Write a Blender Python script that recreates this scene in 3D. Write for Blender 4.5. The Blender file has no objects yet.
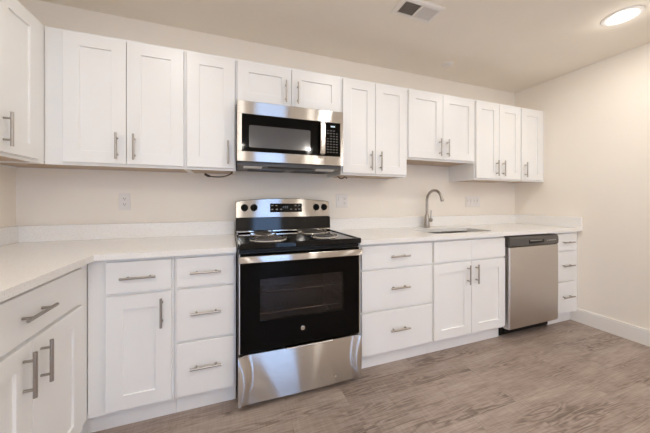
import bpy, bmesh, math
from mathutils import Vector, Matrix
PI = math.pi
sc = bpy.context.scene
COL = sc.collection

# ------------------------------------------------------------------ camera
cam_d = bpy.data.cameras.new('camera')
cam = bpy.data.objects.new('camera', cam_d); COL.objects.link(cam)
cam_d.sensor_width = 36; cam_d.lens = 266.8 / 650 * 36
cam_d.shift_y = -15.1 / 650; cam_d.clip_start = 0.05
cam.location = (-0.039, -2.21, 1.163)
cam.rotation_euler = (PI / 2, 0, -0.344)
sc.camera = cam
# ------------------------------------------------------------------ colour management
vs = sc.view_settings
vs.view_transform = 'Standard'; vs.look = 'None'; vs.gamma = 1; vs.use_curve_mapping = False
vs.exposure = 0.08
# ------------------------------------------------------------------ world: pale daylight outside the window
w = bpy.data.worlds.new('daylight'); sc.world = w; w.use_nodes = True
w.node_tree.nodes['Background'].inputs[0].default_value = (0.38, 0.60, 1.0, 1)
w.node_tree.nodes['Background'].inputs[1].default_value = 7.5
# ------------------------------------------------------------------ light levels
LAMP_W = 10.5
FILL_POINT_W = 5.0
LAMP_COL = (1.0, 0.955, 0.88)
LAMPS = [(2.51, -1.17, .52), (0.95, -1.17, .30), (-0.45, -1.17, .33), (2.51, -3.2, .85), (1.70, -2.3, .5), (-0.30, -3.0, .95), (1.78, -4.84, .8), (0.2, -4.84, .8)]  # only the first is in view; rear left lamps added to brighten that side
try:
    sc.cycles.use_denoising = True
    sc.cycles.max_bounces = 14; sc.cycles.diffuse_bounces = 8; sc.cycles.glossy_bounces = 6
    sc.cycles.transparent_max_bounces = 12
    sc.cycles.sample_clamp_indirect = 6
    sc.cycles.caustics_reflective = False; sc.cycles.caustics_refractive = False
except Exception:
    pass

# ------------------------------------------------------------------ dimensions (metres)
XL, XR, H = -1.289, 3.137, 2.44
YB = -5.3                      # wall behind the camera
CT = 0.908                     # worktop height
TW = (0.50, 1.32, 0.0, 2.08)   # glazed door in the rear wall: x0, x1, z0, z1

# ------------------------------------------------------------------ materials
def nt(name):
    m = bpy.data.materials.new(name); m.use_nodes = True
    n = m.node_tree; b = n.nodes['Principled BSDF']; return m, n, b
def mat(name, col, rough=0.5, metal=0.0, spec=0.5, coat=0.0, noise=0.0, nscale=40, bump=0.0, bscale=200, emit=None, es=1.0):
    m, n, b = nt(name)
    b.inputs['Base Color'].default_value = (*col, 1); b.inputs['Roughness'].default_value = rough
    b.inputs['Metallic'].default_value = metal; b.inputs['Specular IOR Level'].default_value = spec
    b.inputs['Coat Weight'].default_value = coat
    tc = n.nodes.new('ShaderNodeTexCoord')
    if noise:
        t = n.nodes.new('ShaderNodeTexNoise'); t.inputs['Scale'].default_value = nscale; t.inputs['Detail'].default_value = 4
        n.links.new(tc.outputs['Object'], t.inputs['Vector'])
        r = n.nodes.new('ShaderNodeMapRange'); r.inputs['From Min'].default_value = .3; r.inputs['From Max'].default_value = .7
        r.inputs['To Min'].default_value = 1 - noise; r.inputs['To Max'].default_value = 1 + noise
        n.links.new(t.outputs['Fac'], r.inputs['Value'])
        v = n.nodes.new('ShaderNodeVectorMath'); v.operation = 'SCALE'; v.inputs[0].default_value = col
        n.links.new(r.outputs['Result'], v.inputs['Scale']); n.links.new(v.outputs['Vector'], b.inputs['Base Color'])
    if bump:
        t = n.nodes.new('ShaderNodeTexNoise'); t.inputs['Scale'].default_value = bscale; t.inputs['Detail'].default_value = 3
        n.links.new(tc.outputs['Object'], t.inputs['Vector'])
        bp = n.nodes.new('ShaderNodeBump'); bp.inputs['Strength'].default_value = bump; bp.inputs['Distance'].default_value = .002
        n.links.new(t.outputs['Fac'], bp.inputs['Height']); n.links.new(bp.outputs['Normal'], b.inputs['Normal'])
    if emit:
        b.inputs['Emission Color'].default_value = (*emit, 1); b.inputs['Emission Strength'].default_value = es
    return m
def steel(name, col, rough=0.22, aniso=0.8, scale=(4, 4, 900)):
    """brushed stainless, horizontal grain: fine stretched noise + an anisotropic lobe that smears upwards and downwards"""
    m = bpy.data.materials.new(name); m.use_nodes = True; n = m.node_tree
    n.nodes.remove(n.nodes['Principled BSDF']); out = n.nodes['Material Output']
    b = n.nodes.new('ShaderNodeBsdfAnisotropic'); b.distribution = 'BECKMANN'
    b.inputs['Roughness'].default_value = rough; b.inputs['Anisotropy'].default_value = aniso; b.inputs['Rotation'].default_value = ANI_ROT
    tg = n.nodes.new('ShaderNodeTangent'); tg.direction_type = 'RADIAL'; tg.axis = 'Z'
    n.links.new(tg.outputs['Tangent'], b.inputs['Tangent'])
    tc = n.nodes.new('ShaderNodeTexCoord'); mp = n.nodes.new('ShaderNodeMapping'); mp.inputs['Scale'].default_value = scale
    n.links.new(tc.outputs['Object'], mp.inputs['Vector'])
    t = n.nodes.new('ShaderNodeTexNoise'); t.inputs['Scale'].default_value = 1; t.inputs['Detail'].default_value = 2
    n.links.new(mp.outputs['Vector'], t.inputs['Vector'])
    r = n.nodes.new('ShaderNodeMapRange'); r.inputs['To Min'].default_value = .94; r.inputs['To Max'].default_value = 1.06
    n.links.new(t.outputs['Fac'], r.inputs['Value'])
    v = n.nodes.new('ShaderNodeVectorMath'); v.operation = 'SCALE'; v.inputs[0].default_value = col
    n.links.new(r.outputs['Result'], v.inputs['Scale']); n.links.new(v.outputs['Vector'], b.inputs['Color'])
    n.links.new(b.outputs[0], out.inputs[0])
    return m

ANI_ROT = 0.0
M = {}
M['wall'] = mat('warm_wall_paint', (0.87, 0.815, 0.735), .75, spec=.25, noise=.012, nscale=3, bump=.12, bscale=260)
M['ceiling'] = mat('ceiling_paint', (0.87, 0.82, 0.74), .85, spec=.2, noise=.012, nscale=3, bump=.15, bscale=200)
M['trim'] = mat('white_trim_paint', (0.85, 0.825, 0.785), .4)
M['white'] = mat('white_cabinet_paint', (0.84, 0.835, 0.825), .35, noise=.008, nscale=6)
M['maple'] = mat('maple_veneer', (0.46, 0.35, 0.26), .5, noise=.1, nscale=18)
M['nickel'] = steel('brushed_nickel', (0.42, 0.385, 0.35), .42, .2)
M['steel'] = steel('brushed_stainless', (0.60, 0.58, 0.56), .23, .84)
M['steel_soft'] = steel('satin_stainless', (0.64, 0.60, 0.565), .42, .45)
M['steel_dark'] = steel('dark_stainless', (0.17, 0.16, 0.15), .38, .3)
M['chrome'] = mat('chrome', (0.75, 0.74, 0.72), .12, 1)
M['sinksteel'] = mat('sink_stainless', (0.25, 0.235, 0.22), .42, 1)
M['quartz'] = None
M['black'] = mat('black_enamel', (0.003, 0.003, 0.004), .07, spec=.32)
M['blackglass'] = mat('black_glass', (0.002, 0.002, 0.002), .05, spec=.12)
M['coil'] = mat('burner_coil_black', (0.11, 0.10, 0.095), .35, .7)
M['matblack'] = mat('black_plastic', (0.006, 0.006, 0.006), .38, spec=.25)
M['greyplastic'] = mat('grey_plastic', (0.25, 0.24, 0.23), .45)
M['knobblack'] = mat('knob_plastic', (0.004, 0.004, 0.004), .6, spec=.12)
M['darkgrey'] = mat('dark_grey_painted_steel', (0.10, 0.095, 0.09), .4)
M['plate'] = mat('white_plastic', (0.80, 0.77, 0.74), .35)
M['slot'] = mat('outlet_slot', (0.08, 0.06, 0.05), .5)
M['mark'] = mat('printed_mark', (0.62, 0.62, 0.62), .5)
M['digit'] = mat('display_digit', (0.5, 0.6, 0.7), .5, emit=(.75, .9, 1.0), es=.6)
M['lens'] = mat('lamp_lens', (0.9, 0.9, 0.88), .5, emit=(1.0, .96, .90), es=6.0)
M['hoodlens'] = mat('hood_lamp_lens', (0.8, 0.76, 0.70), .3)
M['cavity'] = mat('oven_cavity_enamel', (0.13, 0.12, 0.125), .3)
M['wire'] = mat('brown_cable', (0.05, 0.03, 0.02), .5)
M['whitecable'] = mat('tan_cable', (0.45, 0.36, 0.26), .5)
M['alu'] = mat('white_vinyl_frame', (0.75, 0.75, 0.75), .4)
M['concrete'] = mat('outdoor_concrete', (0.6, 0.59, 0.57), .8, noise=.05, nscale=8)

def quartz():
    m, n, b = nt('white_quartz')
    b.inputs['Roughness'].default_value = .22
    tc = n.nodes.new('ShaderNodeTexCoord')
    t = n.nodes.new('ShaderNodeTexNoise'); t.inputs['Scale'].default_value = 260; t.inputs['Detail'].default_value = 2
    n.links.new(tc.outputs['Object'], t.inputs['Vector'])
    cr = n.nodes.new('ShaderNodeValToRGB'); e = cr.color_ramp.elements
    e[0].position = .33; e[0].color = (0.72, 0.70, 0.67, 1); e[1].position = .47; e[1].color = (0.85, 0.835, 0.815, 1)
    n.links.new(t.outputs['Fac'], cr.inputs['Fac']); n.links.new(cr.outputs['Color'], b.inputs['Base Color'])
    return m
M['quartz'] = quartz()

def window_glass(name, tint=(1, 1, 1), refl=0.08, rough=0.0):
    m = bpy.data.materials.new(name); m.use_nodes = True; n = m.node_tree
    n.nodes.remove(n.nodes['Principled BSDF']); out = n.nodes['Material Output']
    tr = n.nodes.new('ShaderNodeBsdfTransparent'); tr.inputs[0].default_value = (*tint, 1)
    gl = n.nodes.new('ShaderNodeBsdfGlossy'); gl.inputs['Roughness'].default_value = rough
    mx = n.nodes.new('ShaderNodeMixShader'); mx.inputs[0].default_value = refl
    n.links.new(tr.outputs[0], mx.inputs[1]); n.links.new(gl.outputs[0], mx.inputs[2]); n.links.new(mx.outputs[0], out.inputs[0])
    return m
M['glass'] = window_glass('clear_glass')
M['ovenglass'] = window_glass('tinted_oven_glass', (.50, .46, .46), .05, .08)
M['mwglass'] = mat('microwave_window_screen', (0.035, 0.036, 0.04), .12, .0, spec=1.0, coat=1.0, noise=.15, nscale=900)

def plank_floor():
    m, n, b = nt('grey_brown_plank_floor'); L = n.links.new
    N = n.nodes.new
    tc = N('ShaderNodeTexCoord')
    mp = N('ShaderNodeMapping'); mp.inputs['Location'].default_value = (0.31, 0.06, 0)
    L(tc.outputs['Object'], mp.inputs['Vector'])
    br = N('ShaderNodeTexBrick'); br.offset = 0.37; br.offset_frequency = 2; br.squash = 1.0
    br.inputs['Scale'].default_value = 1; br.inputs['Brick Width'].default_value = .92; br.inputs['Row Height'].default_value = .152
    br.inputs['Mortar Size'].default_value = .0007; br.inputs['Mortar Smooth'].default_value = .3; br.inputs['Bias'].default_value = 0
    br.inputs['Color1'].default_value = (0, 0, 0, 1); br.inputs['Color2'].default_value = (1, 1, 1, 1); br.inputs['Mortar'].default_value = (.5, .5, .5, 1)
    L(mp.outputs['Vector'], br.inputs['Vector'])
    # each plank slides the grain by its own amount
    sh = N('ShaderNodeVectorMath'); sh.operation = 'MULTIPLY'; sh.inputs[1].default_value = (7.3, 3.1, 11.0)
    L(br.outputs['Color'], sh.inputs[0])
    ad = N('ShaderNodeVectorMath'); ad.operation = 'ADD'; L(mp.outputs['Vector'], ad.inputs[0]); L(sh.outputs['Vector'], ad.inputs[1])
    # cathedral grain: contour lines of a stretched noise
    m1 = N('ShaderNodeMapping'); m1.inputs['Scale'].default_value = (1.5, 11, 1); L(ad.outputs['Vector'], m1.inputs['Vector'])
    n1 = N('ShaderNodeTexNoise'); n1.inputs['Scale'].default_value = 1.3; n1.inputs['Detail'].default_value = 2.5; n1.inputs['Roughness'].default_value = .5
    L(m1.outputs['Vector'], n1.inputs['Vector'])
    mu = N('ShaderNodeMath'); mu.operation = 'MULTIPLY'; mu.inputs[1].default_value = 70; L(n1.outputs['Fac'], mu.inputs[0])
    si = N('ShaderNodeMath'); si.operation = 'SINE'; L(mu.outputs[0], si.inputs[0])
    # fine streaks
    m2 = N('ShaderNodeMapping'); m2.inputs['Scale'].default_value = (5, 95, 1); L(ad.outputs['Vector'], m2.inputs['Vector'])
    n2 = N('ShaderNodeTexNoise'); n2.inputs['Scale'].default_value = 1.5; n2.inputs['Detail'].default_value = 5; n2.inputs['Roughness'].default_value = .65
    L(m2.outputs['Vector'], n2.inputs['Vector'])
    # cross saw marks
    m3 = N('ShaderNodeMapping'); m3.inputs['Scale'].default_value = (60, 5, 1); L(ad.outputs['Vector'], m3.inputs['Vector'])
    n3 = N('ShaderNodeTexNoise'); n3.inputs['Scale'].default_value = 1.6; n3.inputs['Detail'].default_value = 3
    L(m3.outputs['Vector'], n3.inputs['Vector'])
    # broad blotches
    m4 = N('ShaderNodeMapping'); m4.inputs['Scale'].default_value = (1.5, 6.5, 1); L(ad.outputs['Vector'], m4.inputs['Vector'])
    n4 = N('ShaderNodeTexNoise'); n4.inputs['Scale'].default_value = 1.4; n4.inputs['Detail'].default_value = 3
    L(m4.outputs['Vector'], n4.inputs['Vector'])
    def madd(a, k, c):
        x = N('ShaderNodeMath'); x.operation = 'MULTIPLY_ADD'; L(a, x.inputs[0]); x.inputs[1].default_value = k
        if isinstance(c, (int, float)): x.inputs[2].default_value = c
        else: L(c, x.inputs[2])
        return x.outputs[0]
    # grain amplitude grows where the blotch noise is dark
    amp = N('ShaderNodeMapRange'); L(n4.outputs['Fac'], amp.inputs['Value']); amp.inputs['From Min'].default_value = .50; amp.inputs['From Max'].default_value = .38
    amp.inputs['To Min'].default_value = .01; amp.inputs['To Max'].default_value = .14
    ga = N('ShaderNodeMath'); ga.operation = 'MULTIPLY'; L(si.outputs[0], ga.inputs[0]); L(amp.outputs['Result'], ga.inputs[1])
    v = madd(n2.outputs['Fac'], .70, -.04)
    v = madd(n3.outputs['Fac'], .22, v)
    v = madd(n4.outputs['Fac'], .62, v)
    sp = N('ShaderNodeSeparateColor'); L(br.outputs['Color'], sp.inputs['Color'])
    v = madd(sp.outputs[0], .14, v)
    v2 = N('ShaderNodeMath'); v2.operation = 'ADD'; L(v, v2.inputs[0]); L(ga.outputs[0], v2.inputs[1])
    cr = N('ShaderNodeValToRGB'); e = cr.color_ramp.elements
    e[0].position = .50; e[0].color = (0.14, 0.102, 0.084, 1)
    e[1].position = 1.08 if False else 1.0; e[1].color = (0.43, 0.352, 0.303, 1)
    x = e.new(.78); x.color = (0.298, 0.231, 0.194, 1)
    L(v2.outputs[0], cr.inputs['Fac'])
    mx = N('ShaderNodeMix'); mx.data_type = 'RGBA'; L(br.outputs['Fac'], mx.inputs['Factor'])
    L(cr.outputs['Color'], mx.inputs['A']); mx.inputs['B'].default_value = (0.18, 0.135, 0.11, 1)
    L(mx.outputs['Result'], b.inputs['Base Color'])
    b.inputs['Roughness'].default_value = .48
    bp = N('ShaderNodeBump'); bp.inputs['Strength'].default_value = .25; bp.inputs['Distance'].default_value = .002
    L(v2.outputs[0], bp.inputs['Height']); L(bp.outputs['Normal'], b.inputs['Normal'])
    return m
M['floor'] = plank_floor()

# ------------------------------------------------------------------ mesh helpers (everything is laid out in world metres)
IDM = lambda u, v, w_: Vector((u, v, w_))
def box(bm, x0, x1, y0, y1, z0, z1, bev=0.0, T=None, seg=1):
    T = T or IDM
    vs_ = [bm.verts.new(T(x, y, z)) for x in (x0, x1) for y in (y0, y1) for z in (z0, z1)]
    F = [(0, 1, 3, 2), (4, 6, 7, 5), (0, 4, 5, 1), (2, 3, 7, 6), (0, 2, 6, 4), (1, 5, 7, 3)]
    fs = [bm.faces.new([vs_[i] for i in f]) for f in F]
    if bev > 0:
        es = list({e for f in fs for e in f.edges})
        bmesh.ops.bevel(bm, geom=es, offset=bev, segments=seg, profile=.5, affect='EDGES')
def rings(bm, loops, cap0=True, cap1=True, closed=True):
    R = [[bm.verts.new(p) for p in l] for l in loops]
    for a, b in zip(R, R[1:]):
        k = len(a)
        for i in range(k if closed else k - 1):
            bm.faces.new((a[i], a[(i + 1) % k], b[(i + 1) % k], b[i]))
    if cap0: bm.faces.new(R[0][::-1])
    if cap1: bm.faces.new(R[-1])
def tube(bm, pts, r, n=12, closed=False):
    pts = [Vector(p) for p in pts]; rr = r if isinstance(r, (list, tuple)) else [r] * len(pts)
    loops = []; prev = None
    for i, p in enumerate(pts):
        if closed: t = (pts[(i + 1) % len(pts)] - pts[i - 1]).normalized()
        else: t = (pts[min(i + 1, len(pts) - 1)] - pts[max(i - 1, 0)]).normalized()
        a = prev if prev is not None else (Vector((0, 0, 1)) if abs(t.z) < .9 else Vector((1, 0, 0)))
        s = t.cross(a)
        if s.length < 1e-5: s = t.cross(Vector((0, 1, 0)))
        s.normalize(); u = s.cross(t).normalized(); prev = u
        loops.append([p + (s * math.cos(k * 2 * PI / n) + u * math.sin(k * 2 * PI / n)) * rr[i] for k in range(n)])
    if closed: loops.append(loops[0]); rings(bm, loops, False, False); bmesh.ops.remove_doubles(bm, verts=bm.verts, dist=1e-6)
    else: rings(bm, loops)
def lathe(bm, c, axis, prof, n=32):
    """prof: list of (radius, height along axis)"""
    c = Vector(c); ax = Vector(axis).normalized()
    a = ax.orthogonal().normalized(); b = ax.cross(a)
    loops = []
    for r, h in prof:
        loops.append([c + ax * h + (a * math.cos(k * 2 * PI / n) + b * math.sin(k * 2 * PI / n)) * max(r, 1e-4) for k in range(n)])
    rings(bm, loops)
def thing(name, loc, label, cat, group=None):
    o = bpy.data.objects.new(name, None); COL.objects.link(o); o.location = loc; o.empty_display_size = .05
    o['label'] = label; o['category'] = cat
    if group: o['group'] = group
    return o
def origin_of(o):
    p = Vector((0, 0, 0))
    while o is not None:
        p += Vector(o.location); o = o.parent
    return p
def obj(name, bm, m, parent=None, loc=None, smooth=None, label=None):
    """links a world-space bmesh as one object, its vertices moved into the parent's frame"""
    bmesh.ops.recalc_face_normals(bm, faces=bm.faces)
    base = origin_of(parent) if parent else Vector(loc or (0, 0, 0))
    bmesh.ops.translate(bm, verts=bm.verts, vec=-base)
    me = bpy.data.meshes.new(name); bm.to_mesh(me); bm.free()
    me.materials.append(m)
    if smooth is not None:
        for p in me.polygons: p.use_smooth = True
        try: me.set_sharp_from_angle(angle=math.radians(smooth))
        except Exception: pass
    o = bpy.data.objects.new(name, me); COL.objects.link(o)
    if parent: o.parent = parent
    else: o.location = base
    if label: o['label'] = label
    return o
def struct(name, bm, m, parent=None):
    o = obj(name, bm, m, parent)
    o['kind'] = 'structure'
    return o
def tag(o, label, cat, group=None):
    o['label'] = label; o['category'] = cat
    if group: o['group'] = group
    return o
NB = bmesh.new

# ------------------------------------------------------------------ the room
T_ = .12
b = NB(); box(b, XL - T_, XR + T_, YB - T_, T_, -.1, 0); struct('floor', b, M['floor'])
b = NB(); box(b, XL - T_, XR + T_, YB - T_, T_, H, H + .1); struct('ceiling', b, M['ceiling'])
b = NB(); box(b, XL, XR, 0, T_, 0, H); struct('wall_back', b, M['wall'])
b = NB(); box(b, XL - T_, XL, YB, T_, 0, H); struct('wall_left', b, M['wall'])
b = NB(); box(b, XR, XR + T_, YB, T_, 0, H); struct('wall_right', b, M['wall'])
b = NB()

WW = (-1.10, -.20, .95, 2.08)  # unseen window added in the rear wall to brighten the ceiling
box(b, XL - T_, WW[0], YB - T_, YB, 0, H); box(b, WW[1], TW[0], YB - T_, YB, 0, H)
box(b, WW[0], WW[1], YB - T_, YB, 0, WW[2]); box(b, WW[0], WW[1], YB - T_, YB, WW[3], H); box(b, TW[1], XR + T_, YB - T_, YB, 0, H); box(b, TW[0], TW[1], YB - T_, YB, TW[3], H)
struct('wall_front', b, M['wall'])
b = NB()
f = .05
box(b, TW[0], TW[0] + f, YB - .09, YB - .03, 0, TW[3]); box(b, TW[1] - f, TW[1], YB - .09, YB - .03, 0, TW[3])
box(b, TW[0] + f, TW[1] - f, YB - .09, YB - .03, TW[3] - f, TW[3]); box(b, TW[0] + f, TW[1] - f, YB - .09, YB - .03, 0, .08)
dr = struct('door_1', b, M['alu'])
b = NB(); box(b, TW[0] + f, TW[1] - f, YB - .065, YB - .055, .08, TW[3] - f); o = struct('glass_pane', b, M['glass'], dr)
b = NB()
box(b, WW[0], WW[0] + f, YB - .09, YB - .03, WW[2], WW[3]); box(b, WW[1] - f, WW[1], YB - .09, YB - .03, WW[2], WW[3])
box(b, WW[0] + f, WW[1] - f, YB - .09, YB - .03, WW[3] - f, WW[3]); box(b, WW[0] + f, WW[1] - f, YB - .09, YB - .03, WW[2], WW[2] + f)
wn = struct('added_window_1', b, M['alu'])
b = NB(); box(b, WW[0] + f, WW[1] - f, YB - .065, YB - .055, WW[2] + f, WW[3] - f); struct('glass_pane', b, M['glass'], wn)
b = NB(); box(b, XL - 2, XR + 2, YB - 6, YB - T_, -.12, -.02); struct('ground', b, M['concrete'])
b = NB()
box(b, XR - .014, XR, YB, -.552, 0, .118, .0); box(b, XR - .010, XR, YB, -.552, .118, .130)
struct('baseboard_right', b, M['trim'])
b = NB(); box(b, XL, XL + .014, YB, -1.45, 0, .13, .002); struct('baseboard_left', b, M['trim'])

# ------------------------------------------------------------------ cabinet kit.  A frame T maps (u along the wall, w out of the wall, v up) to the room
TB = lambda u, w_, v: Vector((u, -w_, v))            # back wall
TL = lambda u, w_, v: Vector((XL + w_, -u, v))       # left wall, u = distance from the back wall
def shaker(bm, T, u0, u1, v0, v1, w0, th=.0195, stile=.072, rail=.069, depth=.009):
    """door leaf with a square-edged recessed panel, one closed mesh"""
    e = .0012; w1 = w0 + th
    def rect(d, w_): return [T(u0 + d, w_, v0 + d), T(u1 - d, w_, v0 + d), T(u1 - d, w_, v1 - d), T(u0 + d, w_, v1 - d)]
    def rin(d, w_): return [T(u0 + stile + d, w_, v0 + rail + d), T(u1 - stile - d, w_, v0 + rail + d), T(u1 - stile - d, w_, v1 - rail - d), T(u0 + stile + d, w_, v1 - rail - d)]
    rings(bm, [rect(0, w0), rect(0, w1 - e), rect(e, w1), rin(-e * .7, w1), rin(0, w1 - e), rin(0, w1 - depth)])
def slab(bm, T, u0, u1, v0, v1, w0, th=.0195):
    e = .0015
    def rect(d, w_): return [T(u0 + d, w_, v0 + d), T(u1 - d, w_, v0 + d), T(u1 - d, w_, v1 - d), T(u0 + d, w_, v1 - d)]
    rings(bm, [rect(0, w0), rect(0, w0 + th - e), rect(e, w0 + th)])
def pull(T, parent, u, v, w0, vertical, length=.152):
    """bar pull with two posts; (u, v) is its middle"""
    bm = NB(); r = .0058; out = w0 + .030; h = length / 2; p = .048
    if vertical:
        tube(bm, [T(u, out, v - h), T(u, out, v + h)], r, 12)
        for s in (-1, 1): tube(bm, [T(u, w0, v + s * p), T(u, out, v + s * p)], .0045, 10)
    else:
        tube(bm, [T(u - h, out, v), T(u + h, out, v)], r, 12)
        for s in (-1, 1): tube(bm, [T(u + s * p, w0, v), T(u + s * p, out, v)], .0045, 10)
    return obj('handle', bm, M['nickel'], parent, smooth=40)
def carcass(T, root, u0, u1, v0, v1, depth, under=False, top=True):
    bm = NB(); t = .016; g = .0015
    box(bm, u0, u0 + t, g, depth, v0, v1, 0, T); box(bm, u1 - t, u1, g, depth, v0, v1, 0, T)
    box(bm, u0 + t, u1 - t, g, g + .006, v0, v1, 0, T)
    if top: box(bm, u0 + t, u1 - t, g + .006, depth, v1 - t, v1, 0, T)
    if not under: box(bm, u0 + t, u1 - t, g + .006, depth, v0, v0 + t, 0, T)
    obj('carcass', bm, M['white'], root)
    if under:
        bm = NB(); box(bm, u0 + t, u1 - t, g + .006, depth, v0 + .006, v0 + .018, 0, T)
        obj('bottom_panel', bm, M['maple'], root, label='bare maple underside panel')
def face_frame(T, root, u0, u1, v0, v1, w0, holes, th=.019):
    """front frame: a plate with rectangular openings"""
    bm = NB()
    us = sorted({u0, u1, *[h[0] for h in holes], *[h[1] for h in holes]}); vs2 = sorted({v0, v1, *[h[2] for h in holes], *[h[3] for h in holes]})
    for i in range(len(us) - 1):
        for j in range(len(vs2) - 1):
            cu, cv = (us[i] + us[i + 1]) / 2, (vs2[j] + vs2[j + 1]) / 2
            if any(h[0] < cu < h[1] and h[2] < cv < h[3] for h in holes): continue
            box(bm, us[i], us[i + 1], w0, w0 + th, vs2[j], vs2[j + 1], 0, T)
    bmesh.ops.remove_doubles(bm, verts=bm.verts, dist=1e-5)
    obj('face_frame', bm, M['white'], root)
CENT = lambda T, u, w_=0.0, v=0.0: T(u, w_, v)

UT, UB = 2.130, 1.369         # wall cabinets: top and underside
UD = .286                     # carcass depth; frame front .305, door front .325
def wall_cab(T, u0, u1, leaves, hside, label, v0=UB, v1=UT, blind=None, UD=UD):
    """leaves: list of (u0,u1) doors; hside: pull at 'r' or 'l' of each door"""
    root = thing('wall_cabinet', T((u0 + u1) / 2, UD / 2, v0), label, 'cabinet', 'white wall cabinets')
    carcass(T, root, u0, u1, v0, v1, UD, True)
    d0 = min(l[0] for l in leaves); d1 = max(l[1] for l in leaves)
    face_frame(T, root, blind if blind is not None else u0, u1, v0, v1, UD, [(d0 + .03, d1 - .03, v0 + .045, v1 - .045)])
    for (a, c), s in zip(leaves, hside):
        bm = NB(); shaker(bm, T, a, c, v0 + .015, v1 - .018, UD + .0195)
        d = obj('door', bm, M['white'], root)
        pull(T, d, (c - .041) if s == 'r' else (a + .041), v0 + .015 + .026 + .075, UD + .039, True)
    return root
BT, BD = .877, .58            # base cabinets: top, carcass depth; frame front .60, door front .62
ROWS3 = [(.705, .860), (.420, .691), (.124, .405)]
def base_cab(T, u0, u1, drawers, doors, label, hside=(), face=None, kick=(None, None), drawer_pulls=True, top=True):
    root = thing('base_cabinet', T((u0 + u1) / 2, BD / 2, 0), label, 'cabinet', 'white base cabinets')
    carcass(T, root, u0, u1, .105, BT, BD, False, top)
    fa, fb = face or (u0, u1)
    holes = [(a + .012, c - .012, z0 + .012, z1 - .012) for a, c, z0, z1 in drawers]
    if doors: holes.append((min(d[0] for d in doors) + .03, max(d[1] for d in doors) - .03, .15, .67))
    face_frame(T, root, fa, fb, .105, BT, BD, holes)
    bm = NB(); k0 = kick[0] if kick[0] is not None else u0; k1 = kick[1] if kick[1] is not None else u1
    box(bm, k0, k1, .535, .551, 0, .105, 0, T); obj('toe_kick', bm, M['white'], root)
    for a, c, z0, z1 in drawers:
        bm = NB(); slab(bm, T, a, c, z0, z1, BD + .0195)
        if drawer_pulls: box(bm, a + .03, c - .03, .10, BD + .0195, z0 + .02, z1 - .03, 0, T)
        d = obj('drawer' if drawer_pulls else 'false_front', bm, M['white'], root)
        if drawer_pulls: pull(T, d, (a + c) / 2, (z0 + z1) / 2 + (.0 if z1 > .8 else .009), BD + .039, False)
    for (a, c), s in zip(doors, hside):
        bm = NB(); shaker(bm, T, a, c, .124, .691, BD + .0195)
        d = obj('door', bm, M['white'], root)
        pull(T, d, (c - .041) if s == 'r' else (a + .041), .592, BD + .039, True, .15)
    return root

# wall cabinets
wall_cab(TL, .3058, .925, [(.378, .662), (.666, .915)], 'rl', 'wall cabinet on the left wall, seen edge-on at the left border of the photo', UD=.270)
wall_cab(TB, XL + .002, -.300, [(-.911, -.6165), (-.6125, -.312)], 'rl', 'tall two-door wall cabinet in the left corner, its doors the first pair facing us', blind=-.998)
wall_cab(TB, -.2985, .0015, [(-.2925, -.006)], 'r', 'narrow single-door wall cabinet just left of the microwave')
def over_cab():
    return wall_cab(TB, .003, .7715, [(.013, .380), (.384, .762)], 'rl', 'short wide two-door wall cabinet directly above the microwave', v0=1.823)
over_cab()
wall_cab(TB, .773, 1.3785, [(.784, 1.066), (1.070, 1.368)], 'rl', 'tall two-door wall cabinet just right of the microwave')
wall_cab(TB, 1.380, 2.1405, [(1.389, 1.7525), (1.7565, 2.128)], 'rl', 'shorter two-door wall cabinet above the sink with a raised underside', v0=1.522)
wall_cab(TB, 2.142, 2.759, [(2.152, 2.450), (2.454, 2.752)], 'rl', 'tall two-door wall cabinet right of the sink, its bare left side showing')
wall_cab(TB, 2.7605, XR - .002, [(2.769, 3.085)], 'l', 'narrow single-door wall cabinet against the right wall')
# base cabinets
base_cab(TL, .665, 1.372, [(.690, 1.348, .705, .860)], [(.690, 1.017), (1.021, 1.348)], 'base cabinet along the left wall, one wide drawer over two doors', hside='rl')
corner = base_cab(TB, XL + .002, -.3155, [(-.611, -.327, .705, .860)], [(-.611, -.327)], 'corner base cabinet with one drawer above a single door', hside='r', face=(-.688, -.3155), kick=(-.74, None))
base_cab(TB, -.314, -.004, [(-.302, -.014, a, c) for a, c in ROWS3], [], 'narrow three-drawer base cabinet just left of the range')
base_cab(TB, .766, 1.3785, [(.792, 1.373, a, c) for a, c in ROWS3], [], 'wide three-drawer base cabinet just right of the range')
sinkcab = base_cab(TB, 1.380, 2.140, [(1.392, 1.7595, .705, .860), (1.7605, 2.130, .705, .860)], [(1.392, 1.757), (1.761, 2.130)], 'two-door base cabinet under the sink with blank top fronts', hside='rl', drawer_pulls=False, top=False)
base_cab(TB, 2.775, XR - .002, [(2.787, 3.078, a, c) for a, c in ROWS3], [], 'narrow three-drawer base cabinet between dishwasher and right wall')
bm = NB(); box(bm, .601, .664, BD, BD + .019, .105, BT, 0, TL); obj('corner_stile', bm, M['white'], corner)
bm = NB(); box(bm, .552, .664, .535, .551, 0, .105, 0, TL); obj('toe_kick', bm, M['white'], corner)
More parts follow.
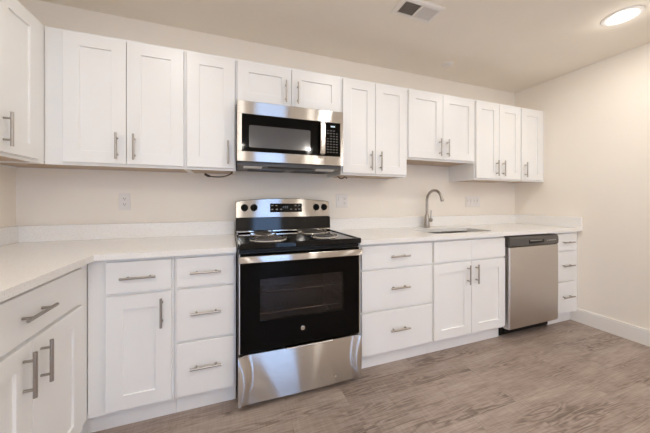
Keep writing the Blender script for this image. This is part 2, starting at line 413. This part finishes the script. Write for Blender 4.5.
# ------------------------------------------------------------------ worktops
def poly_slab(bm, outer, z0, z1, holes=(), e=.003):
    """flat slab with holes: triangle-filled top and bottom, side walls"""
    loops = [outer] + list(holes)
    tops = []
    for li, lp in enumerate(loops):
        rings_ = []
        for z in (z0, z1): rings_.append([bm.verts.new((x, y, z)) for x, y in lp])
        k = len(lp)
        for i in range(k): bm.faces.new((rings_[0][i], rings_[0][(i + 1) % k], rings_[1][(i + 1) % k], rings_[1][i]))
        tops.append(rings_)
    for s in (0, 1):
        es = []
        for r in tops:
            for i in range(len(r[s])): es.append(bm.edges.get((r[s][i], r[s][(i + 1) % len(r[s])])))
        bmesh.ops.triangle_fill(bm, edges=es, use_beauty=True)
def rrect(x0, x1, y0, y1, r, n=6):
    pts = []
    for cx, cy, a0 in ((x1 - r, y1 - r, 0), (x0 + r, y1 - r, 90), (x0 + r, y0 + r, 180), (x1 - r, y0 + r, 270)):
        for k in range(n + 1):
            a = math.radians(a0 + 90 * k / n); pts.append((cx + r * math.cos(a), cy + r * math.sin(a)))
    return pts
CD = .642; CZ = BT + .0012
bm = NB()
poly_slab(bm, [(XL + .002, -.002), (-.0025, -.002), (-.0025, -CD), (XL + CD, -CD), (XL + CD, -1.39), (XL + .002, -1.39)], CZ, CT)
wl = tag(obj('worktop', bm, M['quartz'], None, (-.9, -.3, CZ)), 'L-shaped white quartz worktop left of the range, running into the left corner', 'worktop', 'white quartz worktops')
bm = NB(); box(bm, XL + .022, -.0025, -.022, -.002, CT + .0003, CT + .103, .0015); obj('backsplash', bm, M['quartz'], wl)
bm = NB(); box(bm, XL + .002, XL + .0215, -1.39, -.002, CT + .0003, CT + .103, .0015); obj('backsplash', bm, M['quartz'], wl)
bm = NB()
SK = (1.490, 2.125, -.535, -.215)
poly_slab(bm, [(.7655, -.002), (XR - .002, -.002), (XR - .002, -CD), (.7655, -CD)], CZ, CT, [rrect(*SK, .065)[::-1]])
wr = tag(obj('worktop', bm, M['quartz'], None, (1.9, -.3, CZ)), 'long white quartz worktop right of the range, with the sink cut-out', 'worktop', 'white quartz worktops')
bm = NB(); box(bm, .7655, XR - .022, -.022, -.002, CT + .0003, CT + .103, .0015); obj('backsplash', bm, M['quartz'], wr)
bm = NB(); box(bm, XR - .0215, XR - .002, -CD, -.002, CT + .0003, CT + .103, .0015); obj('backsplash', bm, M['quartz'], wr)

# ------------------------------------------------------------------ sink
sk = thing('kitchen_sink', (1.785, -.35, .70), 'double-bowl undermount stainless sink let into the worktop below the faucet', 'sink')
def bowl(x0, x1, y0, y1, zt, zb):
    bm = NB(); loops = []
    for d, z, r in ((0, zt, .05), (.004, zt - .1, .05), (.006, zb + .03, .05), (.014, zb + .008, .045), (.03, zb, .035)):
        loops.append([Vector((x, y, z)) for x, y in rrect(x0 + d, x1 - d, y0 + d, y1 - d, r)])
    inner = loops
    outer = [[Vector((x, y, z - .0015 if i else z)) for x, y in rrect(x0 + d - .0015, x1 - d + .0015, y0 + d - .0015, y1 - d + .0015, r)] for i, (d, z, r) in enumerate(((0, zt, .05), (.004, zt - .1, .05), (.006, zb + .03, .05), (.014, zb + .008, .045), (.03, zb - .0015, .035)))]
    rings(bm, outer[::-1] + inner, True, True)
    o = obj('bowl', bm, M['sinksteel'], sk, smooth=50)
    cx, cy = (x0 + x1) / 2, (y0 + y1) / 2
    bm = NB(); lathe(bm, (cx, cy, zb), (0, 0, 1), [(.045, .0002), (.045, .002), (.040, .003), (.034, .001), (.012, .0006), (.0, .0006)], 24)
    obj('drain', bm, M['chrome'], o, smooth=40)
zt = CZ - .0008
bowl(SK[0] - .004, 1.799, SK[2] - .004, SK[3] + .004, zt, .70)
bowl(1.815, SK[1] + .004, SK[2] - .004, SK[3] + .004, zt, .70)
bm = NB(); box(bm, 1.7985, 1.8155, SK[2] + .045, SK[3] - .045, zt - .02, zt + .0002, .003); obj('divider', bm, M['sinksteel'], sk)

# ------------------------------------------------------------------ faucet
fx, fy = 1.783, -.085
fa = thing('faucet', (fx, fy, CT), 'tall brushed nickel gooseneck faucet standing behind the sink', 'faucet')
bm = NB(); lathe(bm, (fx, fy, CT + .0003), (0, 0, 1), [(.030, 0), (.030, .006), (.0265, .009), (.0235, .05), (.0190, .12), (.0145, .128), (.012, .130)], 28)
obj('base', bm, M['nickel'], fa, smooth=40)
pts = [(fx, fy, CT + .12), (fx, fy, CT + .18), (fx, fy, 1.168)]
R_ = .098
for k in range(1, 15):
    a = PI * k / 14 * .90
    pts.append((fx, fy - R_ + R_ * math.cos(a), 1.168 + R_ * math.sin(a)))
p1 = pts[-1]; pts.append((fx, p1[1] - .009, p1[2] - .028))
bm = NB(); tube(bm, pts, .0125, 14); obj('spout', bm, M['nickel'], fa, smooth=50)
bm = NB(); tube(bm, [(fx, p1[1] - .0055, p1[2] - .017), (fx, p1[1] - .0105, p1[2] - .032)], .0142, 14); obj('aerator', bm, M['nickel'], fa, smooth=40)
bm = NB(); tube(bm, [(fx + .02, fy, CT + .072), (fx + .058, fy, CT + .072)], [.0165, .0165], 18); hd = obj('valve_housing', bm, M['nickel'], fa, smooth=40)
bm = NB(); tube(bm, [(fx + .046, fy, CT + .078), (fx + .046, fy - .004, CT + .12), (fx + .044, fy - .008, CT + .168)], [.0055, .0048, .0042], 10); obj('lever', bm, M['nickel'], hd, smooth=40)

# ------------------------------------------------------------------ range
RX0, RX1 = .004, .758
rg = thing('electric_range', ((RX0 + RX1) / 2, -.34, 0), 'freestanding stainless and black electric range with coil burners', 'range')
bm = NB()
box(bm, RX0, RX0 + .02, -.635, -.03, .035, .895); box(bm, RX1 - .02, RX1, -.635, -.03, .035, .895)
box(bm, RX0 + .02, RX1 - .02, -.06, -.03, .035, .895); box(bm, RX0 + .02, RX1 - .02, -.635, -.06, .28, .31); box(bm, RX0 + .02, RX1 - .02, -.635, -.06, .865, .895)
box(bm, RX0 + .02, RX1 - .02, -.60, -.06, .035, .05)
obj('body', bm, M['steel_dark'], rg)
bm = NB()
box(bm, RX0 + .021, RX0 + .05, -.62, -.061, .311, .864); box(bm, RX1 - .05, RX1 - .021, -.62, -.061, .311, .864); box(bm, RX0 + .05, RX1 - .05, -.075, -.061, .311, .864)
obj('oven_liner', bm, M['cavity'], rg)
for z in (.50, .625):
    bm = NB()
    for y in (-.60, -.09): tube(bm, [(RX0 + .055, y, z), (RX1 - .055, y, z)], .004, 8)
    for k in range(24):
        x = RX0 + .07 + k * (RX1 - RX0 - .14) / 23; tube(bm, [(x, -.60, z), (x, -.09, z)], .0022, 6)
    for x in (RX0 + .055, RX1 - .055): tube(bm, [(x, -.60, z), (x, -.09, z)], .004, 8)
    obj('oven_rack', bm, M['chrome'], rg, smooth=40)
# cooktop: enamelled tray with a raised rim
bm = NB()
def rr(d, z): return [Vector((x, y, z)) for x, y in rrect(RX0 - .002 + d, RX1 + .002 - d, -.682 + d, -.028 - d * .3, .014 if d < .01 else .01, 4)]
rings(bm, [rr(.004, .896), rr(0, .900), rr(0, .923), rr(.004, .929), rr(.016, .929), rr(.022, .923)])
ck = obj('cooktop', bm, M['black'], rg, smooth=30)
bm = NB(); box(bm, RX0 + .008, RX1 - .008, -.655, -.60, .872, .8955, .002); obj('front_rail', bm, M['matblack'], rg)
def burner(cx, cy, R):
    bm = NB()
    lathe(bm, (cx, cy, .9232), (0, 0, 1), [(R + .020, 0), (R + .019, .0035), (R + .012, .005), (R + .006, .002), (R * .6, .0006), (.02, .0004), (0, .0004)], 36)
    dp = obj('drip_bowl', bm, M['chrome'], rg, smooth=40)
    bm = NB(); turns = 4 if R > .08 else 3; pts = []
    n = turns * 28
    for k in range(n + 1):
        a = 2 * PI * k / 28; r = .022 + (R - .022) * k / n
        pts.append((cx + r * math.cos(a), cy + r * math.sin(a), .9335))
    tube(bm, pts, .0042, 8)
    tube(bm, [pts[-1], (cx + (R + .012), cy + .004, .932), (cx + R + .019, cy + .004, .926)], .0052, 8)
    obj('coil', bm, M['coil'], dp, smooth=50)
    bm = NB()
    for a in (0.5, 2.6, 4.7):
        box(bm, 0, R * .98, -.0015, .0015, .9262, .9282, 0, lambda x, y, z, a=a: Vector((cx + x * math.cos(a) - y * math.sin(a), cy + x * math.sin(a) + y * math.cos(a), z)))
    obj('coil_support', bm, M['chrome'], dp)
for c in ((.195, -.485, .098), (.195, -.215, .074), (.575, -.215, .098), (.575, -.485, .074)): burner(*c)
# backguard: lower glossy black band and the arched stainless panel over it
bm = NB()
P = [(-.028, .929), (-.118, .929), (-.120, .936), (-.113, 1.036), (-.028, 1.036)]
rings(bm, [[Vector((x, y, z)) for y, z in P] for x in (RX0 + .002, RX1 - .002)])
obj('vent_trim', bm, M['black'], rg, label='glossy black riser below the stainless control panel')
bm = NB(); box(bm, RX0 + .004, RX1 - .004, -.131, -.118, .9295, .943, .003); obj('rear_rim', bm, M['chrome'], rg)
def arch(d, y):
    x0, x1 = RX0 + d, RX1 - d; top = []
    n = 24; r = .016
    pts = [(x0, 1.0365 + d), (x1, 1.0365 + d)]
    zt_ = lambda x: 1.164 - d + .024 * math.sin(PI * (x - x0) / (x1 - x0)) ** .8
    for k in range(5):
        a = PI / 2 * k / 4; pts.append((x1 - r + r * math.cos(a), 1.164 - d - r + r * math.sin(a)))
    for k in range(1, n):
        x = x1 - r + (x0 + r - x1 + r) * k / n; pts.append((x, zt_(x) - .0))
    for k in range(5):
        a = PI / 2 + PI / 2 * k / 4; pts.append((x0 + r + r * math.cos(a), 1.164 - d - r + r * math.sin(a)))
    # tip the face back a little towards the top
    return [Vector((x, y + (z - 1.036) * .12, z)) for x, z in pts]
bm = NB(); rings(bm, [arch(0, -.028), arch(0, -.094), arch(.004, -.099)])
cp = obj('control_panel', bm, M['steel'], rg, smooth=30)
fy_ = lambda z: -.099 + (z - 1.036) * .12
def onpanel(x0, x1, z0, z1, th, off=.0005):
    return lambda bm: rings(bm, [[Vector((x, fy_(z) - o, z)) for x, z in ((x0, z0), (x1, z0), (x1, z1), (x0, z1))] for o in (off, off + th)])
bm = NB(); onpanel(.262, .519, 1.078, 1.146, .002)(bm); dp = obj('display', bm, M['blackglass'], cp)
for x, z in ((.279, 1.131), (.311, 1.131), (.279, 1.100), (.314, 1.100), (.348, 1.100), (.430, 1.100), (.467, 1.131), (.497, 1.131), (.467, 1.100), (.497, 1.100)):
    bm = NB(); onpanel(x - .008, x + .008, z - .004, z + .004, .0006, .0028)(bm); obj('button', bm, M['greyplastic'], dp)
bm = NB()
for x in (.368, .383, .398): onpanel(x - .005, x + .005, 1.108, 1.126, .0004, .0028)(bm)
obj('clock_digits', bm, mat('dim_digit', (.06, .07, .08), .4), dp)
for x in (.070, .139, .643, .712):
    z = 1.115; y = fy_(z)
    bm = NB(); lathe(bm, (x, y - .0005, z), (0, -1, .12), [(.027, 0), (.027, .003), (.024, .005), (.0215, .006), (.0195, .024), (.017, .027)], 28)
    k_ = obj('knob', bm, M['knobblack'], cp, smooth=35)
    bm = NB(); box(bm, x - .0055, x + .0055, y - .036, y - .024, z - .02, z + .024, .002); obj('knob_grip', bm, M['knobblack'], k_)
# oven door
bm = NB(); WX0, WX1, WZ0, WZ1 = .124, .635, .484, .722
DX0, DX1 = RX0 + .006, RX1 - .006
def dl(d, y, r=.006): return [Vector((x, y, z)) for x, z in rrect(DX0 + d, DX1 - d, .318 + d, .868 - d, r, 3)]
def wl_(d, y, r=.008): return [Vector((x, y, z)) for x, z in rrect(WX0 - d, WX1 + d, WZ0 - d, WZ1 + d, r, 3)]
rings(bm, [wl_(0, -.64), dl(0, -.64), dl(0, -.665), dl(.003, -.669), wl_(.002, -.669), wl_(0, -.666), wl_(0, -.64)], False, False)
bmesh.ops.remove_doubles(bm, verts=bm.verts, dist=1e-6)
od = obj('oven_door', bm, M['blackglass'], rg, smooth=30, label='black glass oven door')
bm = NB(); box(bm, WX0 + .0005, WX1 - .0005, -.664, -.660, WZ0 + .0005, WZ1 - .0005); obj('door_window', bm, M['ovenglass'], od)
bm = NB(); box(bm, DX0, DX0 + .006, -.6705, -.64, .318, .868, .001); obj('edge_trim', bm, M['steel_soft'], od)
bm = NB(); box(bm, DX1 - .006, DX1, -.6705, -.64, .318, .868, .001); obj('edge_trim', bm, M['steel_soft'], od)
bm = NB()
n = 24; lo = []
for k in range(n + 1):
    t = k / n; x = RX0 + .004 + (RX1 - RX0 - .008) * t; bow = .022 * (1 - (2 * t - 1) ** 2) ** .5 * .12
    y = -.698 - bow
    lo.append([Vector((x, y + dy, z)) for dy, z in ((.012, .825), (.003, .823), (0, .826), (-.0008, .842), (0, .858), (.003, .861), (.012, .859))])
rings(bm, lo)
for x in (RX0 + .03, RX1 - .03): box(bm, x - .018, x + .018, -.692, -.6705, .828, .856, .002)
obj('door_handle', bm, M['steel'], od, smooth=40, label='wide stainless oven door handle')
bm = NB(); lathe(bm, (.373, -.6692, .410), (0, -1, 0), [(.0125, 0), (.0125, .0015), (.011, .002), (.0105, .0012), (.004, .0012), (.004, .0018), (.0, .0018)], 24)
obj('badge', bm, M['chrome'], od, smooth=40, label='small round silver badge')
# storage drawer: bowed stainless front with curved shoulders at both ends and a finger slot on top
bm = NB(); nx, nz = 72, 10; g = []
X0, X1, Z0, Z1 = RX0 + .002, RX1 - .002, .030, .306
def dep(u, v):
    c = 1 - (2 * v - 1) ** 2
    s = .028 + .045 * c
    d = min(u, 1 - u)
    e = min(max((d - s) / .06 + .5, 0), 1); e = e * e * (3 - 2 * e)
    return -.664 - .016 * (1 - e) - .006 * math.sin(PI * u) - .004 * math.sin(PI * v)
g = [[bm.verts.new((X0 + (X1 - X0) * i / nx, dep(i / nx, j / nz), Z0 + (Z1 - Z0) * j / nz)) for i in range(nx + 1)] for j in range(nz + 1)]
for j in range(nz):
    for i in range(nx): bm.faces.new((g[j][i], g[j][i + 1], g[j + 1][i + 1], g[j + 1][i]))
rim = g[0] + [g[j][nx] for j in range(1, nz + 1)] + g[nz][::-1][1:] + [g[j][0] for j in range(nz - 1, 0, -1)]
back = [bm.verts.new((v.co.x, -.637, v.co.z)) for v in rim]
for i in range(len(rim)): k = (i + 1) % len(rim); bm.faces.new((rim[i], rim[k], back[k], back[i]))
bm.faces.new(back)
sd = obj('storage_drawer', bm, M['steel'], rg, smooth=30, label='bowed stainless storage drawer')
bm = NB(); box(bm, .27, .56, -.684, -.645, .3063, .3125, .002); obj('finger_grip', bm, M['steel_soft'], sd)
bm = NB(); lathe(bm, (.583, dep(.77, .1) - .0003, .075), (0, -1, 0), [(.006, 0), (.006, .0006), (0, .0006)], 16); obj('rivet', bm, M['steel_soft'], sd)
for x in (RX0 + .05, RX1 - .05):
    for y in (-.60, -.09):
        bm = NB(); lathe(bm, (x, y, 0), (0, 0, 1), [(.017, 0), (.017, .006), (.008, .009), (.008, .034)], 16); obj('foot', bm, M['matblack'], rg, smooth=40)

# ------------------------------------------------------------------ microwave over the range
mw = thing('microwave', (.38, -.2, 1.39), 'stainless over-the-range microwave hung under the short cabinet', 'microwave')
MX0, MX1, MZ0, MZ1 = .006, .752, 1.425, 1.820
bm = NB()
P = [(-.003, 1.402), (-.30, 1.392), (-.368, 1.402), (-.368, 1.8205), (-.003, 1.8205)]
rings(bm, [[Vector((x, y, z)) for y, z in P] for x in (MX0 + .004, MX1 - .004)])
obj('case', bm, M['darkgrey'], mw)
def ut(x, s): # point on the sloping underside
    return None
for x0, x1, nm in ((.05, .17, 'cooktop_lamp'), (.56, .70, 'cooktop_lamp')):
    bm = NB(); rings(bm, [[Vector((x, y, z)) for x, y, z in ((x0, -.355, 1.3995 - d), (x1, -.355, 1.3995 - d), (x1, -.31, 1.3925 - d), (x0, -.31, 1.3925 - d))] for d in (.0, .004)])
    obj(nm, bm, M['hoodlens'], mw, label='pale frosted cooktop lamp lens')
bm = NB()
for x0, x1 in ((.21, .53),):
    rings(bm, [[Vector((x, y, z)) for x, y, z in ((x0, -.362, 1.4005 - d), (x1, -.362, 1.4005 - d), (x1, -.335, 1.3965 - d), (x0, -.335, 1.3965 - d))] for d in (0, .004)])
obj('air_intake', bm, M['matblack'], mw)
for x0 in (.09, .42):
    bm = NB()
    for k in range(8):
        y = -.27 + k * .025; z = 1.402 - .01 * (-y) / .3 + .0003
        box(bm, x0, x0 + .26, y, y + .012, z - .006, z - .001)
    obj('grease_filter', bm, M['steel_dark'], mw)
# front frame in stainless with openings for the door glass and the keypad
HX0, HX1 = .566, .606
bm = NB()
e = .0015
box(bm, MX0, .6095, -.400, -.3685, 1.7355, MZ1, e); box(bm, MX0, .6095, -.400, -.3685, MZ0, 1.4905, e)
box(bm, MX0, .036, -.400, -.3685, 1.4905, 1.7355)
md = obj('door', bm, M['steel'], mw, label='stainless framed microwave door')
bm = NB(); box(bm, .0365, .6095, -.398, -.369, 1.491, 1.735); dg = obj('door_glass', bm, M['blackglass'], md)
bm = NB(); rings(bm, [[Vector((x, y, z)) for x, z in rrect(.082, .500, 1.519, 1.664, .01, 4)] for y in (-.3981, -.3988)]); obj('viewing_screen', bm, M['mwglass'], dg)
bm = NB(); tl = []
for z, y in ((1.496, -.4), (1.503, -.425), (1.53, -.433), (1.70, -.433), (1.722, -.425), (1.730, -.4)):
    tl.append([Vector((x, y + dy, z)) for x, dy in ((HX0, .004), (HX0 + .006, -.002), (HX1 - .006, -.002), (HX1, .004), (HX1 - .004, .012), (HX0 + .004, .012))])
rings(bm, tl); obj('door_handle', bm, M['steel'], md, smooth=40, label='vertical stainless bar handle')
bm = NB(); box(bm, .6105, MX1, -.400, -.3685, 1.7355, MZ1, e); box(bm, .6105, MX1, -.400, -.3685, MZ0, 1.4905, e); box(bm, .729, MX1, -.400, -.3685, 1.4905, 1.7355)
pf = obj('panel_frame', bm, M['steel'], mw)
bm = NB(); box(bm, .6105, .7285, -.3985, -.369, 1.491, 1.735); kp = obj('keypad', bm, M['blackglass'], mw, label='black keypad panel')
bm = NB()
for k in range(4): box(bm, .655 + k * .0085, .661 + k * .0085, -.3990, -.3986, 1.7025, 1.7125)
obj('clock_digits', bm, M['digit'], kp)
for r in range(9):
    for c in range(4):
        if r == 0 and c == 3 or r in (2,) and c in (0,): continue
        x = .632 + c * .0235; z = 1.676 - r * .0195
        bm = NB(); box(bm, x - .0055, x + .0055, -.3990, -.3986, z - .0024, z + .0024); obj('button', bm, M['greyplastic'], kp)

# ------------------------------------------------------------------ dishwasher
dw = thing('dishwasher', (2.457, -.3, 0), 'built-in stainless dishwasher with dark control strip right of the sink', 'dishwasher')
WX = (2.147, 2.770)
bm = NB(); box(bm, WX[0], WX[1], -.585, -.03, .10, .868); obj('tub', bm, M['greyplastic'], dw)
bm = NB(); lo = []
for z, y in ((.090, -.622), (.094, -.640), (.11, -.6455), (.45, -.648), (.765, -.6465), (.776, -.644)):
    lo.append([Vector((x, yy, z)) for x, yy in ((WX[0], -.590), (WX[0], y + .006), (WX[0] + .006, y), (WX[1] - .006, y), (WX[1], y + .006), (WX[1], -.590))])
rings(bm, lo); dd = obj('door', bm, M['steel_soft'], dw, smooth=30)
bm = NB()
Q = [(-.590, .779), (-.640, .779), (-.6485, .786), (-.6505, .82), (-.6465, .856), (-.634, .867), (-.590, .867)]
def cps(x, s=1): return [Vector((x, -.62 + (y + .62) * s, .82 + (z - .82) * s)) for y, z in Q]
PX0, PX1, PZ0, PZ1 = 2.375, 2.565, .803, .833
rings(bm, [cps(WX[0] + .001, .96), cps(WX[0] + .006), cps(WX[1] - .010), cps(WX[1] - .001, .90)])
cpn = obj('control_strip', bm, mat('charcoal_plastic', (0.075, 0.068, 0.062), .35), dw, smooth=30, label='dark charcoal control strip')
bm = NB(); box(bm, PX0, PX1, -.6535, -.6495, PZ0, PZ1, .001); pk = obj('pocket_handle', bm, M['matblack'], cpn)
bm = NB(); box(bm, PX0 + .006, PX1 - .03, -.6565, -.6538, PZ1 - .011, PZ1 - .003, .001); obj('pocket_lip', bm, M['greyplastic'], pk)
for x, s in ((2.61, .004), (2.632, .005), (2.654, .008), (2.676, .005), (2.698, .006), (2.72, .005)):
    bm = NB(); box(bm, x - s, x + s, -.6520, -.6495, .817, .823); obj('button', bm, M['mark'], cpn)
bm = NB(); box(bm, WX[0] + .02, WX[1] - .06, -.606, -.586, .8685, .8755); obj('mounting_rail', bm, M['matblack'], dw)
bm = NB(); box(bm, 2.147, 2.770, -.560, -.548, .012, .089, .002); box(bm, 2.19, 2.72, -.566, -.560, .02, .075); obj('kick_plate', bm, M['matblack'], dw, label='black recessed kick plate')
for x in (2.2, 2.7):
    for y in (-.5, -.1):
        bm = NB(); lathe(bm, (x, y, 0), (0, 0, 1), [(.016, 0), (.016, .008), (.008, .010), (.008, .0995)], 12); obj('levelling_foot', bm, M['matblack'], dw, smooth=40)

# ------------------------------------------------------------------ outlets and switches on the back wall
def wallplate(name, x, z, gangs, kinds, label, cat, wid=None, hgt=.117):
    wd = wid or (.070 + .046 * (gangs - 1))
    root = thing(name, (x, 0, z), label, cat, 'white wall plates')
    bm = NB(); box(bm, x - wd / 2, x + wd / 2, -.0065, -.0012, z - hgt / 2, z + hgt / 2, .002); obj('cover_plate', bm, M['plate'], root)
    for i, k in enumerate(kinds):
        cx = x - .023 * (gangs - 1) + .046 * i
        if k == 'o':
            for s in (-1, 1):
                cz = z + s * .0195
                bm = NB(); rings(bm, [[Vector((px, y, pz)) for px, pz in rrect(cx - .0165, cx + .0165, cz - .0145, cz + .0145, .008, 4)] for y in (-.0067, -.0085)])
                r_ = obj('receptacle', bm, M['plate'], root)
                bm = NB(); box(bm, cx - .0075, cx - .005, -.0089, -.0086, cz - .002, cz + .007); box(bm, cx + .005, cx + .0075, -.0089, -.0086, cz - .002, cz + .006)
                lathe(bm, (cx, -.0086, cz - .0078), (0, -1, 0), [(.0026, 0), (.0026, .0003), (0, .0003)], 10); obj('slots', bm, M['slot'], r_)
        else:
            bm = NB(); rings(bm, [[Vector((px, y, pz)) for px, pz in ((cx - .0165, z - .033), (cx + .0165, z - .033), (cx + .0165, z + .033), (cx - .0165, z + .033))] for y in (-.0067, -.0085)]); r_ = obj('rocker', bm, M['plate'], root)
            bm = NB(); box(bm, cx - .0135, cx + .0135, -.0125, -.0086, z - .002, z + .030, .001); obj('rocker_paddle', bm, M['plate'], r_)
wallplate('power_outlet', -.721, 1.162, 1, 'o', 'white double outlet on the back wall left of the range', 'outlet')
wallplate('power_outlet', .915, 1.168, 2, 'wo', 'white two-gang plate just right of the range, switch beside an outlet', 'outlet')
wallplate('light_switch', 2.475, 1.160, 4, 'wwww', 'wide four-gang switch plate on the wall right of the faucet', 'switch')

# ------------------------------------------------------------------ loose cables under the wall cabinets
def cable(pts, r, m, label):
    bm = NB(); tube(bm, pts, r, 8)
    return tag(obj('cable', bm, m, None, pts[0], smooth=50), label, 'cable', 'loose cable ends under the wall cabinets')
def sm(pts, n=6):
    P_ = [Vector(p) for p in pts]; out = []
    for i in range(len(P_) - 1):
        a, b_, c, d = P_[max(i - 1, 0)], P_[i], P_[i + 1], P_[min(i + 2, len(P_) - 1)]
        for k in range(n):
            t = k / n; out.append(.5 * ((2 * b_) + (c - a) * t + (2 * a - 5 * b_ + 4 * c - d) * t * t + (3 * b_ - a - 3 * c + d) * t ** 3))
    return out + [P_[-1]]
cable(sm([(-.20, -.20, 1.352), (-.17, -.20, 1.338), (-.12, -.20, 1.334), (-.07, -.20, 1.340), (-.03, -.20, 1.358), (-.02, -.20, 1.3745)]), [.0085] * 7 + [.004] * 24, M['wire'], 'brown cable end drooping below the narrow cabinet left of the microwave')
cable(sm([(.792, -.20, 1.3745), (.796, -.20, 1.362), (.815, -.20, 1.350), (.836, -.20, 1.352), (.852, -.20, 1.364), (.868, -.20, 1.356), (.872, -.20, 1.350)]), .0045, M['wire'], 'short brown cable stub curling below the cabinet right of the microwave')

# ------------------------------------------------------------------ ceiling fittings
def vent():
    cx, cy, wx, wy = 1.146, -.740, .320, .165; z = H
    root = thing('ceiling_vent', (cx, cy, z), 'white rectangular ceiling air register with two louvred halves', 'vent')
    bm = NB()
    def rc(dx, dy, z_): return [Vector((cx + sx * (wx / 2 - dx), cy + sy * (wy / 2 - dy), z_)) for sx, sy in ((-1, -1), (1, -1), (1, 1), (-1, 1))]
    rings(bm, [rc(0, 0, z - .0004), rc(0, 0, z - .003), rc(.012, .012, z - .009), rc(.030, .030, z - .009), rc(.030, .030, z - .0004)], False, False)
    box(bm, cx - .006, cx + .006, cy - wy / 2 + .03, cy + wy / 2 - .03, z - .009, z - .0004)
    obj('frame', bm, M['plate'], root)
    bm = NB(); box(bm, cx - wx / 2 + .03, cx + wx / 2 - .03, cy - wy / 2 + .03, cy + wy / 2 - .03, z - .0016, z - .0006); obj('duct_opening', bm, M['slot'], root)
    for side in (-1, 1):
        bm = NB(); x0 = cx + (.006 if side > 0 else -wx / 2 + .03); x1 = cx + (wx / 2 - .03 if side > 0 else -.006)
        n = 11
        for k in range(n):
            x = x0 + (x1 - x0) * (k + .5) / n; t = -.0035 * side
            rings(bm, [[Vector((x - t - .0006, y, z - .0085)), Vector((x - t + .0006, y, z - .0085)), Vector((x + t + .0006, y, z - .002)), Vector((x + t - .0006, y, z - .002))] for y in (cy - wy / 2 + .03, cy + wy / 2 - .03)])
        obj('louvre', bm, M['plate'], root)
vent()
bm = NB(); lathe(bm, (1.868, -.256, H), (0, 0, -1), [(.052, .0004), (.052, .004), (.046, .007), (.040, .0075), (.040, .018), (.036, .021), (0, .022)], 32)
tag(obj('sprinkler_cover', bm, M['plate'], None, (1.868, -.256, H), smooth=30), 'small round white cover plate on the ceiling above the sink', 'sprinkler cover')
for i, (x, y, k_w) in enumerate(LAMPS):
    lab = 'round recessed ceiling light glowing near the right wall' if i == 0 else 'unseen round recessed ceiling light helping to light the room'
    root = thing('ceiling_light', (x, y, H), lab, 'ceiling light', 'recessed ceiling lights')
    bm = NB()
    n = 40; pf_ = [(.104, .0004), (.102, .006), (.090, .010), (.078, .0075), (.0765, .0004)]
    lo = [[Vector((x + r * math.cos(2 * PI * k / n), y + r * math.sin(2 * PI * k / n), H - h)) for k in range(n)] for r, h in pf_]
    rings(bm, lo, False, False); obj('trim_ring', bm, M['plate'], root, smooth=40)
    bm = NB(); lathe(bm, (x, y, H), (0, 0, -1), [(.076, .0006), (.076, .005), (0, .0058)], 32); obj('lens', bm, M['lens'], root)
    ld = bpy.data.lights.new('lamp', 'AREA'); ld.shape = 'DISK'; ld.size = .15; ld.energy = LAMP_W * k_w; ld.color = LAMP_COL
    lo_ = bpy.data.objects.new('lamp', ld); COL.objects.link(lo_); lo_.parent = root; lo_.location = (0, 0, -.012)
    ld = bpy.data.lights.new('fill_point', 'POINT'); ld.shadow_soft_size = .05; ld.energy = FILL_POINT_W * (.12 if i == 0 else .25 if i < 3 else 1); ld.color = LAMP_COL  # added point lamp, throws extra light onto ceiling and wall cabinets
    lo_ = bpy.data.objects.new('fill_point', ld); COL.objects.link(lo_); lo_.parent = root; lo_.location = (0, 0, -.07)
